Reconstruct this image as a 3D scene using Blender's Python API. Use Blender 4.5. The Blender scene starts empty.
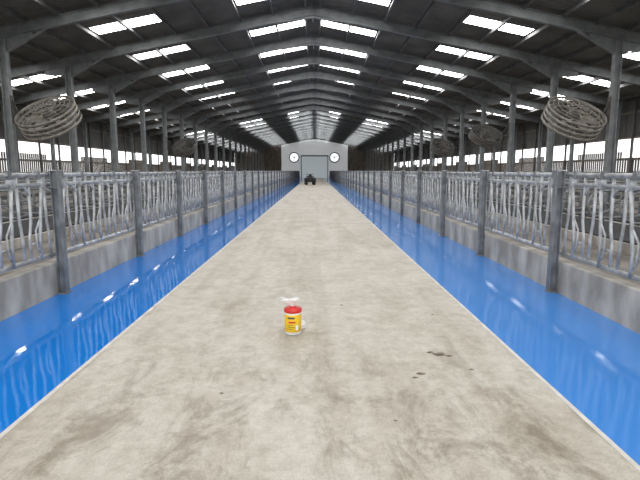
import bpy, bmesh, math, random
from mathutils import Vector, Matrix
random.seed(4)
scene = bpy.context.scene
try:
    scene.view_settings.view_transform = 'Standard'
    scene.view_settings.look = 'None'
except Exception:
    pass

# ---------------------------------------------------------------- materials
def mat(name, col, rough=0.6, metal=0.0, col2=None, scale=4.0, bump=0.0, detail=6.0, emit=0.0, stretch=(1,1,1), lo=0.35, hi=0.65, spec=0.5):
    m = bpy.data.materials.new(name); m.use_nodes = True
    nt = m.node_tree; b = nt.nodes['Principled BSDF']
    b.inputs['Base Color'].default_value = (*col, 1)
    b.inputs['Roughness'].default_value = rough
    b.inputs['Metallic'].default_value = metal
    b.inputs['Specular IOR Level'].default_value = spec
    if col2 is not None or bump > 0:
        tc = nt.nodes.new('ShaderNodeTexCoord'); mp = nt.nodes.new('ShaderNodeMapping')
        mp.inputs['Scale'].default_value = stretch
        nt.links.new(tc.outputs['Object'], mp.inputs['Vector'])
        n = nt.nodes.new('ShaderNodeTexNoise'); n.inputs['Scale'].default_value = scale; n.inputs['Detail'].default_value = detail
        nt.links.new(mp.outputs[0], n.inputs['Vector'])
        if col2 is not None:
            r = nt.nodes.new('ShaderNodeValToRGB')
            r.color_ramp.elements[0].position = lo; r.color_ramp.elements[0].color = (*col, 1)
            r.color_ramp.elements[1].position = hi; r.color_ramp.elements[1].color = (*col2, 1)
            nt.links.new(n.outputs['Fac'], r.inputs['Fac']); nt.links.new(r.outputs[0], b.inputs['Base Color'])
        if bump > 0:
            bp = nt.nodes.new('ShaderNodeBump'); bp.inputs['Strength'].default_value = bump; bp.inputs['Distance'].default_value = 0.01
            nt.links.new(n.outputs['Fac'], bp.inputs['Height']); nt.links.new(bp.outputs[0], b.inputs['Normal'])
    if emit > 0:
        b.inputs['Emission Color'].default_value = (*col, 1); b.inputs['Emission Strength'].default_value = emit
    return m

M_galv   = mat('galvanised_steel', (0.30,0.305,0.31), 0.42, 0.35, (0.54,0.55,0.56), 9, 0.1)
M_post   = mat('post_steel', (0.16,0.165,0.17), 0.5, 0.3, (0.28,0.285,0.29), 6, 0.1)
M_frame  = mat('painted_frame_steel', (0.20,0.21,0.215), 0.55, 0.1, (0.29,0.30,0.305), 2.5)
M_purlin = mat('purlin_steel', (0.11,0.11,0.11), 0.6, 0.1, (0.19,0.185,0.18), 2)
M_curb   = mat('curb_concrete', (0.27,0.25,0.22), 0.8, 0, (0.50,0.47,0.42), 3.0, 0.5, 12, 0, (1,1,0.5), 0.36, 0.64)
M_bed    = mat('yard_concrete', (0.11,0.095,0.08), 0.75, 0, (0.24,0.21,0.185), 1.2, 0.3)
M_board  = mat('weathered_boards', (0.12,0.10,0.085), 0.85, 0, (0.24,0.20,0.17), 3, 0.2, 6, 0, (1,8,0.6))
M_clad   = mat('dark_side_cladding', (0.07,0.07,0.068), 0.8, 0, (0.12,0.115,0.11), 1)
M_gable  = mat('glowing_gable_cladding', (0.80,0.82,0.83), 0.6, emit=0.26)  # emission added to lighten the far end wall
M_door   = mat('glowing_roller_door', (0.62,0.68,0.70), 0.5, emit=0.30)  # slight added glow keeps the far door pale
M_white  = mat('white_plastic', (0.85,0.85,0.84), 0.45, 0, (0.78,0.78,0.77), 8)
M_sky    = mat('translucent_rooflight', (1.0,1.0,1.0), 0.5, emit=12.0)
M_disc   = mat('glowing_fan_disc', (0.95,0.97,1.0), 0.5, emit=1.0)  # glow stands in for daylight through the round gable fans
M_tan    = mat('dusty_fan_housing', (0.22,0.20,0.17), 0.65, 0.2, (0.38,0.355,0.31), 5)
M_fand   = mat('fan_motor', (0.07,0.065,0.06), 0.6, 0.2, (0.12,0.11,0.10), 5)
M_fang   = mat('grey_fan_housing', (0.09,0.085,0.08), 0.6, 0.2, (0.17,0.155,0.14), 5)
M_black  = mat('black_rubber', (0.012,0.012,0.013), 0.7, 0, (0.03,0.03,0.03), 20, 0.2)
M_dkpl   = mat('dark_bodywork', (0.02,0.022,0.03), 0.3, 0, (0.04,0.04,0.05), 6)
M_yellow = mat('yellow_label', (0.85,0.58,0.02), 0.4, 0, (0.80,0.50,0.02), 14)
M_red    = mat('red_lid', (0.65,0.03,0.02), 0.35, 0, (0.55,0.02,0.02), 10)
M_ink    = mat('label_print', (0.05,0.05,0.06), 0.5, 0, (0.10,0.08,0.05), 30)
M_grass  = mat('outdoor_ground', (0.10,0.13,0.06), 0.9, 0, (0.2,0.19,0.13), 0.3)
M_dirt   = mat('dried_dirt', (0.13,0.105,0.08), 0.9, 0, (0.22,0.18,0.14), 30, 0.4)

def roof_mat():
    m = mat('fibre_cement_roof', (0.12,0.115,0.105), 0.85, 0, (0.20,0.19,0.175), 0.7)
    nt = m.node_tree; b = nt.nodes['Principled BSDF']
    tc = nt.nodes.new('ShaderNodeTexCoord'); w = nt.nodes.new('ShaderNodeTexWave')
    w.bands_direction = 'Y'; w.inputs['Scale'].default_value = 1.6
    nt.links.new(tc.outputs['Object'], w.inputs['Vector'])
    bp = nt.nodes.new('ShaderNodeBump'); bp.inputs['Strength'].default_value = 0.6; bp.inputs['Distance'].default_value = 0.05
    nt.links.new(w.outputs['Fac'], bp.inputs['Height']); nt.links.new(bp.outputs[0], b.inputs['Normal'])
    return m
M_roof = roof_mat()

def concrete_floor():
    m = bpy.data.materials.new('worn_passage_concrete'); m.use_nodes = True
    nt = m.node_tree; N = nt.nodes; L = nt.links; b = N['Principled BSDF']
    tc = N.new('ShaderNodeTexCoord')
    def noise(scale, detail, rough=0.6, dist=0.0, st=(1,1,1), loc=(0,0,0)):
        mp = N.new('ShaderNodeMapping'); mp.inputs['Scale'].default_value = st; mp.inputs['Location'].default_value = loc
        L.new(tc.outputs['Object'], mp.inputs['Vector'])
        n = N.new('ShaderNodeTexNoise'); n.inputs['Scale'].default_value = scale; n.inputs['Detail'].default_value = detail
        n.inputs['Roughness'].default_value = rough; n.inputs['Distortion'].default_value = dist
        L.new(mp.outputs[0], n.inputs['Vector']); return n
    def ramp(src, p0, c0, p1, c1):
        r = N.new('ShaderNodeValToRGB'); e = r.color_ramp.elements
        e[0].position = p0; e[0].color = (*c0,1); e[1].position = p1; e[1].color = (*c1,1)
        L.new(src, r.inputs['Fac']); return r
    def mix(a, bb, blend, fac):
        x = N.new('ShaderNodeMix'); x.data_type = 'RGBA'; x.blend_type = blend
        if isinstance(fac,(int,float)): x.inputs[0].default_value = fac
        else: L.new(fac, x.inputs[0])
        L.new(a, x.inputs[6]); L.new(bb, x.inputs[7]); return x.outputs[2]
    n1 = noise(0.6, 8, 0.6, 0.2); n2 = noise(8.0, 14, 0.85); n3 = noise(1.6, 12, 0.75, 0.2, (1,0.8,1)); n4 = noise(80, 8, 0.85)
    n5 = noise(3.0, 8, 0.65, 0.3, (1,0.5,1),(7,3,0))
    n6 = noise(2.2, 14, 0.75, 0.6, (1.2,0.6,1),(2.3,5.1,0))
    n7 = noise(1.8, 8, 0.6, 0.1, (1.6,0.12,1),(4,0,0))         # long wheel tracks
    base = ramp(n1.outputs['Fac'], 0.3, (0.57,0.525,0.45), 0.7, (0.67,0.63,0.56))
    fine = ramp(n2.outputs['Fac'], 0.38, (0.66,0.64,0.61), 0.60, (1,1,1))
    stain= ramp(n3.outputs['Fac'], 0.38, (0.78,0.75,0.70), 0.52, (1,1,1))
    grit = ramp(n4.outputs['Fac'], 0.34, (0.6,0.6,0.6), 0.56, (1,1,1))
    spots= ramp(n5.outputs['Fac'], 0.27, (0.50,0.46,0.42), 0.31, (1,1,1))
    scuf = ramp(n6.outputs['Fac'], 0.39, (0.55,0.51,0.46), 0.51, (1,1,1))
    trk  = ramp(n7.outputs['Fac'], 0.40, (0.84,0.82,0.79), 0.52, (1,1,1))
    sep = N.new('ShaderNodeSeparateXYZ'); L.new(tc.outputs['Object'], sep.inputs[0])
    mr = N.new('ShaderNodeMapRange'); mr.inputs['From Min'].default_value = 5.5; mr.inputs['From Max'].default_value = 2.6
    mr.inputs['To Min'].default_value = 0.12; mr.inputs['To Max'].default_value = 0.85
    L.new(sep.outputs['Y'], mr.inputs['Value'])
    c = mix(base.outputs[0], fine.outputs[0], 'MULTIPLY', 0.75)
    c = mix(c, stain.outputs[0], 'MULTIPLY', 0.75)
    c = mix(c, grit.outputs[0], 'MULTIPLY', 0.6)
    c = mix(c, spots.outputs[0], 'MULTIPLY', 0.5)
    c = mix(c, trk.outputs[0], 'MULTIPLY', 0.7)
    c = mix(c, scuf.outputs[0], 'MULTIPLY', mr.outputs[0])
    L.new(c, b.inputs['Base Color'])
    b.inputs['Roughness'].default_value = 0.65; b.inputs['Specular IOR Level'].default_value = 0.4
    bp = N.new('ShaderNodeBump'); bp.inputs['Strength'].default_value = 0.5; bp.inputs['Distance'].default_value = 0.01
    L.new(n2.outputs['Fac'], bp.inputs['Height']); L.new(bp.outputs[0], b.inputs['Normal'])
    return m
M_floor = concrete_floor()
M_edge = mat('pale_concrete_edge', (0.50,0.475,0.43), 0.75, 0, (0.68,0.65,0.60), 6, 0.2)

def blue_mat(name, col, r, b0, ior):
    m = bpy.data.materials.new(name); m.use_nodes = True
    nt = m.node_tree; N = nt.nodes; L = nt.links; b = N['Principled BSDF']
    b.inputs['Base Color'].default_value = (*col,1); b.inputs['Roughness'].default_value = r
    b.inputs['IOR'].default_value = ior
    tc = N.new('ShaderNodeTexCoord')
    n = N.new('ShaderNodeTexNoise'); n.inputs['Scale'].default_value = 2.2; n.inputs['Detail'].default_value = 2
    L.new(tc.outputs['Object'], n.inputs['Vector'])
    bp = N.new('ShaderNodeBump'); bp.inputs['Strength'].default_value = b0; bp.inputs['Distance'].default_value = 0.02
    L.new(n.outputs['Fac'], bp.inputs['Height']); L.new(bp.outputs[0], b.inputs['Normal'])
    return m
M_blueL = blue_mat('blue_resin_gloss', (0.008,0.19,0.62), 0.05, 0.14, 1.6)
M_blueR = blue_mat('blue_resin_satin', (0.06,0.245,0.65), 0.10, 0.14, 1.55)

# ---------------------------------------------------------------- mesh helpers
class MB:
    def __init__(s): s.bm = bmesh.new(); s.mats = []
    def mi(s, m):
        if m not in s.mats: s.mats.append(m)
        return s.mats.index(m)
    def obox(s, p0, p1, side, w, h, m):
        """box swept from p0 to p1, w along side, h along the third axis"""
        p0 = Vector(p0); p1 = Vector(p1); d = (p1-p0).normalized()
        side = Vector(side); side = (side - d*side.dot(d)).normalized(); up = d.cross(side).normalized()
        vs = []
        for p in (p0,p1):
            for a,b in ((-1,-1),(1,-1),(1,1),(-1,1)):
                vs.append(s.bm.verts.new(p + side*a*w/2 + up*b*h/2))
        i = s.mi(m)
        for f in ((0,1,2,3),(7,6,5,4),(0,4,5,1),(1,5,6,2),(2,6,7,3),(3,7,4,0)):
            fc = s.bm.faces.new([vs[k] for k in f]); fc.material_index = i
    def box(s, x0,x1,y0,y1,z0,z1,m):
        s.obox((x0,(y0+y1)/2,(z0+z1)/2),(x1,(y0+y1)/2,(z0+z1)/2),(0,1,0),y1-y0,z1-z0,m)
    def ibeam(s, p0, p1, side, w, h, m, t=0.02):
        p0 = Vector(p0); p1 = Vector(p1); d = (p1-p0).normalized()
        sd = Vector(side); sd = (sd - d*sd.dot(d)).normalized(); up = d.cross(sd).normalized()
        s.obox(p0,p1,sd,t,h-2*t,m)
        for k in (-1,1):
            o = up*k*(h/2-t/2); s.obox(p0+o,p1+o,sd,w,t,m)
    def tube(s, pts, r, m, n=8, smooth=True, closed=False):
        pts = [Vector(p) for p in pts]; i = s.mi(m); rings = []
        L = len(pts)
        ref = None
        for k,p in enumerate(pts):
            if closed: d = (pts[(k+1)%L]-pts[k-1]).normalized()
            else: d = (pts[min(k+1,L-1)]-pts[max(k-1,0)]).normalized()
            if ref is None:
                ref = Vector((1,0,0)) if abs(d.x) < 0.8 else Vector((0,0,1))
            a = (ref - d*ref.dot(d)).normalized(); b = d.cross(a)
            ref = a
            rr = r[k] if isinstance(r,(list,tuple)) else r
            rings.append([s.bm.verts.new(p + (a*math.cos(2*math.pi*j/n)+b*math.sin(2*math.pi*j/n))*rr) for j in range(n)])
        for k in range(L if closed else L-1):
            A = rings[k]; B = rings[(k+1)%L]
            for j in range(n):
                f = s.bm.faces.new((A[j],A[(j+1)%n],B[(j+1)%n],B[j])); f.material_index = i; f.smooth = smooth
        if not closed:
            f = s.bm.faces.new(rings[0][::-1]); f.material_index = i
            f = s.bm.faces.new(rings[-1]); f.material_index = i
    def lathe(s, prof, c, n=32, M=None):
        """prof list of (r,z,mat)"""
        c = Vector(c); M = M or Matrix.Identity(3); rings = []
        for r,z,_ in prof:
            rings.append([s.bm.verts.new(c + M@Vector((r*math.cos(2*math.pi*j/n), r*math.sin(2*math.pi*j/n), z))) for j in range(n)])
        for k in range(len(prof)-1):
            i = s.mi(prof[k+1][2])
            for j in range(n):
                f = s.bm.faces.new((rings[k][j],rings[k][(j+1)%n],rings[k+1][(j+1)%n],rings[k+1][j])); f.material_index = i; f.smooth = True
    def quad(s, vs, m):
        f = s.bm.faces.new([s.bm.verts.new(v) for v in vs]); f.material_index = s.mi(m)
    def done(s, name, loc=(0,0,0), recalc=True):
        if recalc: bmesh.ops.recalc_face_normals(s.bm, faces=s.bm.faces)
        me = bpy.data.meshes.new(name); s.bm.to_mesh(me); s.bm.free()
        for m in s.mats: me.materials.append(m)
        o = bpy.data.objects.new(name, me); o.location = loc; scene.collection.objects.link(o); return o
def inst(o, loc, rot=(0,0,0), scale=(1,1,1)):
    c = bpy.data.objects.new(o.name.split('.')[0], o.data); c.location = loc; c.rotation_euler = rot; c.scale = scale
    scene.collection.objects.link(c)
    for md in o.modifiers:
        n = c.modifiers.new(md.name, md.type)
        if md.type == 'ARRAY':
            n.use_relative_offset = False; n.use_constant_offset = True
            n.constant_offset_displace = md.constant_offset_displace; n.count = md.count
    return c
def array(o, count, off):
    a = o.modifiers.new('repeat','ARRAY'); a.use_relative_offset = False; a.use_constant_offset = True
    a.constant_offset_displace = off; a.count = count

# ---------------------------------------------------------------- layout
Y0, Y1, BAY = -5.2, 110.0, 4.8
RIDGE, SL, HW, XC = 9.3, 0.2, 18.0, 11.5
def rz(x): return RIDGE - SL*abs(x)
NB = int(round((Y1-Y0)/BAY))
PW, BW = 1.855, 3.30        # passage half width, blue outer edge

# floors
b = MB(); b.box(-PW,PW,Y0-6,Y1,-0.1,0.0,M_floor); b.done('floor')
b = MB()
for s in (-1,1):
    b.box(min(s*(PW-0.035),s*PW),max(s*(PW-0.035),s*PW),Y0-6,Y1,-0.02,0.003,M_edge)
b.done('trim_1')
b = MB(); b.box(-BW,-PW,Y0-6,Y1,-0.1,-0.004,M_blueL); b.done('feed_trough_floor')
b = MB(); b.box(PW,BW,Y0-6,Y1,-0.1,-0.004,M_blueR); b.done('feed_trough_floor')
b = MB()
for s in (-1,1):
    x = sorted((s*(BW+0.2), s*HW)); b.box(x[0],x[1],Y0,Y1,-0.1,-0.005,M_bed)
b.done('floor')
b = MB(); b.box(-150,150,-120,260,-0.3,-0.12,M_grass); b.done('ground')

# curb walls with joints
for s in (-1,1):
    b = MB(); y = 6.24-2.8*4
    while y < 109:
        x = sorted((s*BW, s*(BW+0.18)))
        b.box(x[0],x[1],y+0.006,min(y+2.8,109.8)-0.006,-0.05,0.42,M_curb); y += 2.8
    o = b.done('feed_curb'); bv = o.modifiers.new('bev','BEVEL'); bv.width = 0.012; bv.segments = 2

# ------------------------------------------------ feed barrier with headlocks
def barrier():
    b = MB(); P = 2.8/5
    for k in range(3):
        y = k*2.8
        b.obox((-0.055,y,-0.004),(-0.055,y,1.58),(0,1,0),0.012,0.085,M_post)
        b.obox((-0.10,y,-0.004),(-0.10,y,1.60),(0,1,0),0.10,0.012,M_post)
        b.obox((-0.010,y,-0.004),(-0.010,y,1.60),(0,1,0),0.10,0.012,M_post)
        b.box(-0.11,0.06,y-0.06,y+0.06,1.38,1.40,M_post)
        b.box(-0.11,0.02,y-0.055,y+0.055,1.60,1.612,M_galv)
        b.box(-0.12,-0.003,y-0.07,y+0.07,-0.004,0.010,M_post)
        for z in (0.52,1.43,1.55):
            b.tube([(0.03,y-0.07,z-0.035),(0.085,y-0.07,z),(0.03,y-0.07,z+0.035)],0.008,M_post,6)
        for u in range(5):
            o = y + u*P; t = random.uniform(-0.04,0.04); q = random.choice((0,0,0,1))
            X = 0.045
            # fixed neck bars (slightly cranked) either side of the opening
            b.tube([(X,o+0.06,0.52),(X,o+0.065,0.80),(X,o+0.11,0.98),(X,o+0.12,1.1),(X,o+0.12,1.55)],0.018,M_galv,7)
            b.tube([(X,o+P-0.07,0.52),(X,o+P-0.075,0.80),(X,o+P-0.105,0.98),(X,o+P-0.11,1.1),(X,o+P-0.11,1.55)],0.018,M_galv,7)
            # swinging yoke bar with its lower loop
            top = o+0.36+t if not q else o+0.20
            low = o+0.24
            b.tube([(X-0.02,low,0.50),(X-0.02,low,0.74),(X-0.02,low+(top-low)*0.35,1.0),(X-0.02,top,1.5)],0.020,M_galv,7)
            b.tube([(X-0.02,low,0.58),(X-0.02,low-0.07,0.66),(X-0.02,low-0.075,0.88),(X-0.02,low+(top-low)*0.35,1.02)],0.013,M_galv,6)
            b.tube([(X,o+0.06,0.72),(X,o+0.24,0.72)],0.014,M_galv,6)
            b.box(X-0.05,X+0.02,top-0.035,top+0.035,1.40,1.50,M_galv)
            b.box(X-0.03,X+0.03,o+0.28,o+0.34,1.50,1.60,M_post)
            b.tube([(X,o+0.12,1.30),(X,o+0.02,1.43)],0.012,M_galv,6)
    for z,r in ((0.52,0.028),(1.43,0.024),(1.55,0.028)):
        b.tube([(0.045,0,z),(0.045,8.4,z)],r,M_galv,10)
    return b.done('feed_barrier')
fb = barrier(); array(fb,13,(0,8.4,0)); fb.location = (BW,6.24-8.4,0)
fb2 = inst(fb,(-BW,6.24-8.4,0),(0,0,0),(-1,1,1))

# ------------------------------------------------ cubicle (free stall) rows
def cubicles():
    b = MB()
    for k in range(4):
        y = k*1.2
        b.tube([(0.0,y,0.2),(0.0,y,1.25)],0.035,M_post,7)
        b.tube([(0.0,y,1.15),(1.5,y,1.15),(1.75,y,1.05),(1.85,y,0.85),(1.75,y,0.62),(1.5,y,0.52),(0.7,y,0.55),(0.35,y,0.7),(0.0,y,0.7)],0.028,M_post,6)
    b.tube([(0.75,0,1.2),(0.75,4.8,1.2)],0.028,M_post,6)
    b.tube([(0,0,1.3),(0,4.8,1.3)],0.028,M_post,6)
    b.box(-0.1,2.1,0,4.8,-0.004,0.2,M_curb)
    b.box(0.1,2.0,0.03,4.77,0.2,0.23,M_black)
    return b.done('cubicle_row')
cu = cubicles(); array(cu,23,(0,4.8,0)); cu.location = (8.4,-1,0)
inst(cu,(8.2,-1,0),(0,0,0),(-1,1,1)); 
inst(cu,(15.0,-1,0)); inst(cu,(-15.0,-1,0),(0,0,0),(-1,1,1))
inst(cu,(-8.4,-1,0),(0,0,0),(-1,1,1)); inst(cu,(-8.2,-1,0))

# ------------------------------------------------ steel portal frames
def portal():
    b = MB(); D = 0.36; W = 0.18
    for s in (-1,1):
        off = 0.16 + D/2
        b.ibeam((0,0,RIDGE-off),(s*(HW-0.1),0,rz(HW-0.1)-off),(0,1,0),W,D,M_frame,0.025)
        b.obox((0,0,RIDGE-off-0.30),(s*2.4,0,rz(2.4)-off-0.14),(0,1,0),W,0.05,M_frame)
        b.obox((0,0,RIDGE-off-0.18),(s*1.7,0,rz(1.7)-off-0.14),(0,1,0),0.03,0.22,M_frame)
        b.ibeam((s*XC,0,-0.005),(s*XC,0,rz(XC)-off-0.16),(0,1,0),0.20,0.28,M_frame,0.022)
        for q in (-1,1):
            xe = s*XC + q*1.6
            b.obox((s*XC+q*0.1,0,rz(XC)-1.05),(xe,0,rz(xe)-off-0.18),(0,1,0),W,0.03,M_frame)
            b.obox((s*XC+q*0.1,0,rz(XC)-0.75),(s*XC+q*1.1,0,rz(s*XC+q*1.1)-off-0.18),(0,1,0),0.03,0.42,M_frame)
        b.box(s*XC-0.25,s*XC+0.25,-0.2,0.2,-0.005,0.03,M_frame)
        b.ibeam((s*(HW-0.35),0,-0.005),(s*(HW-0.35),0,rz(HW)-off-0.1),(0,1,0),0.16,0.22,M_frame,0.02)
    b.box(-0.015,0.015,-0.11,0.11,RIDGE-0.85,RIDGE-0.14,M_frame)
    return b.done('steel_portal_frame')
pf = portal(); pf.location = (0,Y0,0)
for k in range(1,NB+1): inst(pf,(0,Y0+k*BAY-(0.25 if k==NB else 0),0))

# purlins
PX = [0.35,1.85,3.35,4.85,6.35,7.85,9.35,10.6,11.85,13.1,14.6,16.1,17.6]
b = MB()
for s in (-1,1):
    for x in PX:
        b.obox((s*x,Y0,rz(x)-0.10),(s*x,Y1,rz(x)-0.10),(1,0,-s*SL),0.09,0.17,M_purlin)
b.done('roof_purlins')

# roof sheets + rooflights
rb = MB(); sb = MB()
SKY = [(0.45,3.25),(6.45,9.25),(13.2,16.0)]
for k in range(NB):
    ya = Y0+k*BAY; yb = ya+BAY
    if ya > 55: s0, s1 = ya+4.3, ya+4.75
    else: s0, s1 = ya+2.2, ya+3.15
    for s in (-1,1):
        def q(bm_, x0,x1,y0,y1,m,dz=0.0):
            bm_.quad([(s*x0,y0,rz(x0)+dz),(s*x1,y0,rz(x1)+dz),(s*x1,y1,rz(x1)+dz),(s*x0,y1,rz(x0)+dz)],m)
        q(rb,0,HW+0.5,ya,s0,M_roof); q(rb,0,HW+0.5,s1,yb,M_roof)
        prev = 0
        for (a,c) in SKY:
            q(rb,prev,a,s0,s1,M_roof); q(sb,a,c,s0,s1,M_sky); prev = c
        q(rb,prev,HW+0.5,s0,s1,M_roof)
rb.done('roof',recalc=False); sb.done('rooflight_panels',recalc=False)

# ------------------------------------------------ side walls
for s,nm in ((-1,'wall_left'),(1,'wall_right')):
    b = MB(); X = s*(HW)
    xs = sorted((X, X+s*0.15)); b.box(xs[0],xs[1],Y0,Y1,-0.1,1.3,M_curb)
    y = Y0; n_ = 0
    while y < Y1-0.2:
        xs = sorted((X+s*0.02, X+s*0.05))
        h = 2.35 + 0.35*((n_//21)%2) 
        b.box(xs[0],xs[1],y,y+0.15,1.3,h,M_board)
        b.box(xs[0],xs[1],y,y+0.205,3.4,rz(HW)-0.02,M_clad); y += 0.228; n_ += 1
    for z in (1.4,2.2,3.4,4.8):
        xs = sorted((X-s*0.06, X+s*0.02)); b.box(xs[0],xs[1],Y0,Y1,z,z+0.12,M_board)
    y = Y0+1.2
    while y < Y1:
        xs = sorted((X-s*0.16, X-s*0.06)); b.box(xs[0],xs[1],y,y+0.12,-0.005,rz(HW)-0.3,M_clad); y += 2.4
    b.done(nm)

# ------------------------------------------------ far gable
b = MB(); yy = Y1+0.05
def poly(b, pts, y0, y1, m):
    i = b.mi(m)
    A = [b.bm.verts.new((x,y0,z)) for x,z in pts]; B = [b.bm.verts.new((x,y1,z)) for x,z in pts]
    b.bm.faces.new(A).material_index = i; b.bm.faces.new(B[::-1]).material_index = i
    for k in range(len(pts)):
        b.bm.faces.new((A[k],A[(k+1)%len(pts)],B[(k+1)%len(pts)],B[k])).material_index = i
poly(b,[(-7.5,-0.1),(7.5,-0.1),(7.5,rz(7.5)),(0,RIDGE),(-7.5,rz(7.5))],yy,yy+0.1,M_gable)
for s in (-1,1):
    pts = [(s*7.5,-0.1),(s*HW,-0.1),(s*HW,rz(HW)),(s*7.5,rz(7.5))]
    poly(b,pts,yy,yy+0.1,M_board)
    b.box(min(s*7.6,s*HW),max(s*7.6,s*HW),yy-0.1,yy,-0.1,1.6,M_curb)
b.done('wall_back')
b = MB()
z = 0.0
while z < 4.7:
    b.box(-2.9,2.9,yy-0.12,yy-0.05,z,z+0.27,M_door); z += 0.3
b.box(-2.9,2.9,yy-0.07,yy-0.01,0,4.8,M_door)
b.box(-3.1,-2.9,yy-0.2,yy-0.01,0,5.0,M_frame); b.box(2.9,3.1,yy-0.2,yy-0.01,0,5.0,M_frame)
b.box(-3.1,3.1,yy-0.3,yy-0.01,4.8,5.1,M_frame)
b.done('door_1')

# ------------------------------------------------ circulation fans (bracketed off the columns)
def fan(housing, R=1.15, depth=0.5):
    b = MB()
    T = Matrix.Rotation(math.radians(36),3,'X') @ Matrix.Rotation(math.radians(8),3,'Y')
    def P(x,y,z): return T@Vector((x,y,z))
    for z in (-depth/2,-depth/6,depth/6,depth/2):
        b.lathe([(R,z-0.05,housing),(R*1.02,z-0.05,housing),(R*1.02,z+0.05,housing),(R,z+0.05,housing),(R,z-0.05,housing)],(0,0,0),40,T)
    for a in range(12):
        an = a*math.pi/6
        b.tube([P(R*math.cos(an),R*math.sin(an),-depth/2),P(R*math.cos(an),R*math.sin(an),depth/2)],0.02,housing,5)
    for z,sg in ((-depth/2-0.02,-1),(depth/2+0.02,1)):
        for i in range(1,8):
            r = R*i/7.0; zz = z + sg*0.22*(1-(r/R)**2)
            b.tube([P(r*math.cos(a*math.pi/16),r*math.sin(a*math.pi/16),zz) for a in range(32)],0.011,housing,5,closed=True)
        for a in range(10):
            an = a*math.pi/5
            b.tube([P(R*t*math.cos(an),R*t*math.sin(an),z+sg*0.22*(1-t*t)) for t in (0.05,0.35,0.7,1.0)],0.014,housing,5)
    for a in range(5):
        an = a*math.pi*2/5; d = T@Vector((math.cos(an),math.sin(an),0)); sd = T@Vector((-math.sin(an),math.cos(an),0.5))
        b.obox(d*0.15,d*(R*0.92),sd,0.30,0.015,housing)
    b.lathe([(0.001,-0.2,M_fand),(0.15,-0.2,M_fand),(0.17,-0.15,M_fand),(0.17,0.2,M_fand),(0.001,0.22,M_fand)],(0,0,0),20,T)
    a = 1.5
    b.tube([(R*0.98,0,0.0),(a-0.16,0,0.0)],0.035,M_fand,8)
    b.tube([(R*0.98,0,0.0),(a-0.16,0,0.65)],0.025,M_fand,8)
    b.box(a-0.17,a-0.145,-0.1,0.1,-0.2,0.8,M_fand)
    return b.done('circulation_fan')
f1 = fan(M_tan,1.08,0.55); f1.location = (10.0,18.8,3.6)
inst(f1,(-10.0,18.8,3.6),(0,0,0),(-1,1,1))
f2 = fan(M_fang,0.9,0.4); f2.location = (10.0,28.4,3.6)
for x,y in ((-10.0,38.0),(10.0,38.0)):
    inst(f2,(x,y,3.4),(0,0,0),(1 if x>0 else -1,1,1))

# round white gable fans
def gfan():
    b = MB(); M = Matrix.Rotation(math.radians(90),3,'X')
    b.lathe([(0.001,0,M_disc),(0.95,0,M_disc)],(0,0,0),32,M)
    b.lathe([(0.95,-0.05,M_white),(0.95,0.25,M_white),(1.2,0.25,M_frame),(1.2,-0.05,M_frame)],(0,0,0),32,M)
    for a in range(3):
        an = a*math.pi*2/3+0.4
        b.obox((0.1*math.cos(an),-0.1,0.1*math.sin(an)),(0.85*math.cos(an),-0.1,0.85*math.sin(an)),(0,1,0),0.02,0.06,M_frame)
    b.lathe([(0.001,0.15,M_fand),(0.16,0.15,M_fand),(0.16,0.0,M_fand)],(0,0,0),16,M)
    return b.done('gable_extractor_fan')
g = gfan(); g.location = (-4.6,yy-0.1,4.6); inst(g,(4.5,yy-0.1,4.6))

# ------------------------------------------------ wipes tub
b = MB(); R = 0.076
b.lathe([(0.001,0.0,M_white),(R-0.006,0.0,M_white),(R,0.006,M_white),(R,0.03,M_white),(R+0.001,0.031,M_yellow),(R+0.001,0.195,M_yellow),(R,0.197,M_white),(R-0.002,0.21,M_white),
         (R+0.004,0.211,M_red),(R+0.006,0.216,M_red),(R+0.006,0.240,M_red),(R-0.002,0.248,M_red),(0.03,0.252,M_red),(0.026,0.262,M_red),(0.001,0.262,M_red)],(0,0,0),40)
def patch(a0,a1,z0,z1,m,r):
    n = 8
    for k in range(n):
        t0 = math.radians(a0+(a1-a0)*k/n); t1 = math.radians(a0+(a1-a0)*(k+1)/n)
        b.quad([(r*math.cos(t0),r*math.sin(t0),z0),(r*math.cos(t1),r*math.sin(t1),z0),(r*math.cos(t1),r*math.sin(t1),z1),(r*math.cos(t0),r*math.sin(t0),z1)],m)
patch(-125,-75,0.158,0.176,M_ink,R+0.002)
patch(-118,-70,0.118,0.134,M_red,R+0.002)
for i,(p,q_) in enumerate(((-130,-85),(-125,-76),(-130,-95))): patch(p,q_,0.095-0.018*i,0.099-0.018*i,M_ink,R+0.002)
patch(-68,-50,0.05,0.10,M_white,R+0.002)
# pulled-up wipe : folded flaring sheet
n = 22; rows = []
for j in range(7):
    t = j/6.0; row = []
    for k in range(n):
        a = 2*math.pi*k/n; rr = (0.010+0.066*t**1.2)*(1+0.22*t*math.sin(5*a+1)); 
        row.append(b.bm.verts.new((-0.03*t+rr*math.cos(a)*1.1, rr*math.sin(a)*0.6, 0.256+0.078*t+0.010*t*math.sin(3*a))))
    rows.append(row)
iw = b.mi(M_white)
for j in range(6):
    for k in range(n):
        f = b.bm.faces.new((rows[j][k],rows[j][(k+1)%n],rows[j+1][(k+1)%n],rows[j+1][k])); f.material_index = iw; f.smooth = True
cen = b.bm.verts.new((-0.03,0,0.322))
for k in range(n):
    f = b.bm.faces.new((rows[6][k],rows[6][(k+1)%n],cen)); f.material_index = iw; f.smooth = True
o = b.done('wipes_tub',(-0.14,4.60,0.003),recalc=True); o.scale = (1.08,1.08,1.05)
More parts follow.
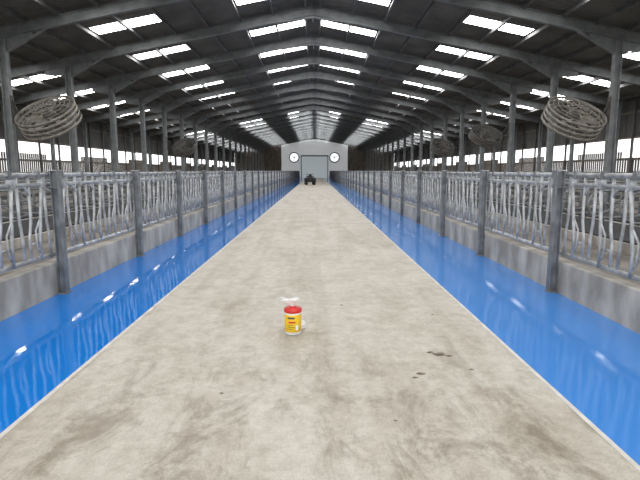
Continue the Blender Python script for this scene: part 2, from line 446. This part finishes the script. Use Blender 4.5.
# crumpled wipe beside it
b = MB(); bmesh.ops.create_icosphere(b.bm,subdivisions=3,radius=0.045); b.mi(M_white)
for v in b.bm.verts:
    c_ = v.co.copy(); k = 1+0.28*math.sin(c_.x*90+c_.z*70)*math.cos(c_.y*110)
    v.co = Vector((c_.x*k*0.8,c_.y*k,c_.z*k*0.9+0.042))
b.done('crumpled_wipe',(-0.055,4.73,0.003))

# ------------------------------------------------ bits of dried dirt on the passage
b = MB(); random.seed(11)
for (x,y,sz) in ((1.17,4.02,0.030),(1.10,4.07,0.018),(1.25,3.99,0.015),(0.92,3.62,0.018),(0.86,3.55,0.012),(1.35,3.7,0.009),(-0.6,3.3,0.008),(0.4,5.6,0.010),(0.6,2.9,0.007),(1.4,5.2,0.010)):
    r = bmesh.ops.create_icosphere(b.bm,subdivisions=2,radius=sz); b.mi(M_dirt)
    for v in r['verts']:
        k = 1+random.uniform(-0.3,0.3)
        v.co = Vector((v.co.x*1.8*k+x, v.co.y*k+y, max(0,v.co.z*0.3*k+sz*0.15)+0.001))
b.done('dried_dirt_clumps')

# ------------------------------------------------ quad bike far away
b = MB()
for sx in (-1,1):
    for y in (-0.62,0.62):
        Mx = Matrix.Rotation(math.radians(90),3,'Y')
        b.lathe([(0.12,-0.13,M_galv),(0.27,-0.13,M_black),(0.32,-0.08,M_black),(0.32,0.08,M_black),(0.27,0.13,M_black),(0.12,0.13,M_galv),(0.12,-0.13,M_galv)],(sx*0.45,y,0.32),24,Mx)
        b.tube([(sx*0.52,y-0.45,0.55),(sx*0.50,y-0.2,0.74),(sx*0.48,y+0.15,0.74),(sx*0.52,y+0.42,0.58)],0.10,M_dkpl,8)
        b.tube([(0.1*sx,y,0.4),(sx*0.45,y,0.32)],0.06,M_black,6)
b.tube([(0,-0.95,0.6),(0,-0.6,0.66),(0,0,0.6),(0,0.5,0.7),(0,0.95,0.62)],[0.28,0.36,0.26,0.36,0.26],M_dkpl,14)
b.tube([(0,-0.7,0.98),(0,-0.3,1.0),(0,0.1,0.92)],[0.16,0.20,0.14],M_black,12)
b.tube([(0,0.35,0.8),(0,0.28,1.2)],0.05,M_black,8)
b.tube([(-0.42,0.12,1.22),(-0.2,0.26,1.2),(0.2,0.26,1.2),(0.42,0.12,1.22)],0.03,M_black,8)
for y0,y1,z in ((-1.0,-0.45,0.98),(0.5,1.0,1.0)):
    for k in range(5):
        x = -0.35+0.175*k; b.tube([(x,y0,z),(x,y1,z)],0.02,M_black,6)
    b.tube([(-0.4,y0,z),(0.4,y0,z),(0.4,y1,z),(-0.4,y1,z)],0.022,M_black,6,closed=True)
    for x in (-0.3,0.3): b.tube([(x,(y0+y1)/2,0.65),(x,(y0+y1)/2,z)],0.02,M_black,6)
b.done('quad_bike',(-0.5,56,0.003)).rotation_euler = (0,0,0.1)

# ---------------------------------------------------------------- light
w = bpy.data.worlds.new('overcast_sky'); scene.world = w; w.use_nodes = True
bg = w.node_tree.nodes['Background']; bg.inputs[0].default_value = (0.97,0.985,1.0,1); bg.inputs[1].default_value = 2.5

# ---------------------------------------------------------------- camera
cam = bpy.data.cameras.new('cam'); co = bpy.data.objects.new('camera',cam); scene.collection.objects.link(co)
cam.lens = 27.0; cam.sensor_width = 36; cam.clip_end = 500
co.location = (0.08,0,1.6); co.rotation_euler = (math.radians(90-8.2),0,math.radians(-0.6))
scene.camera = co
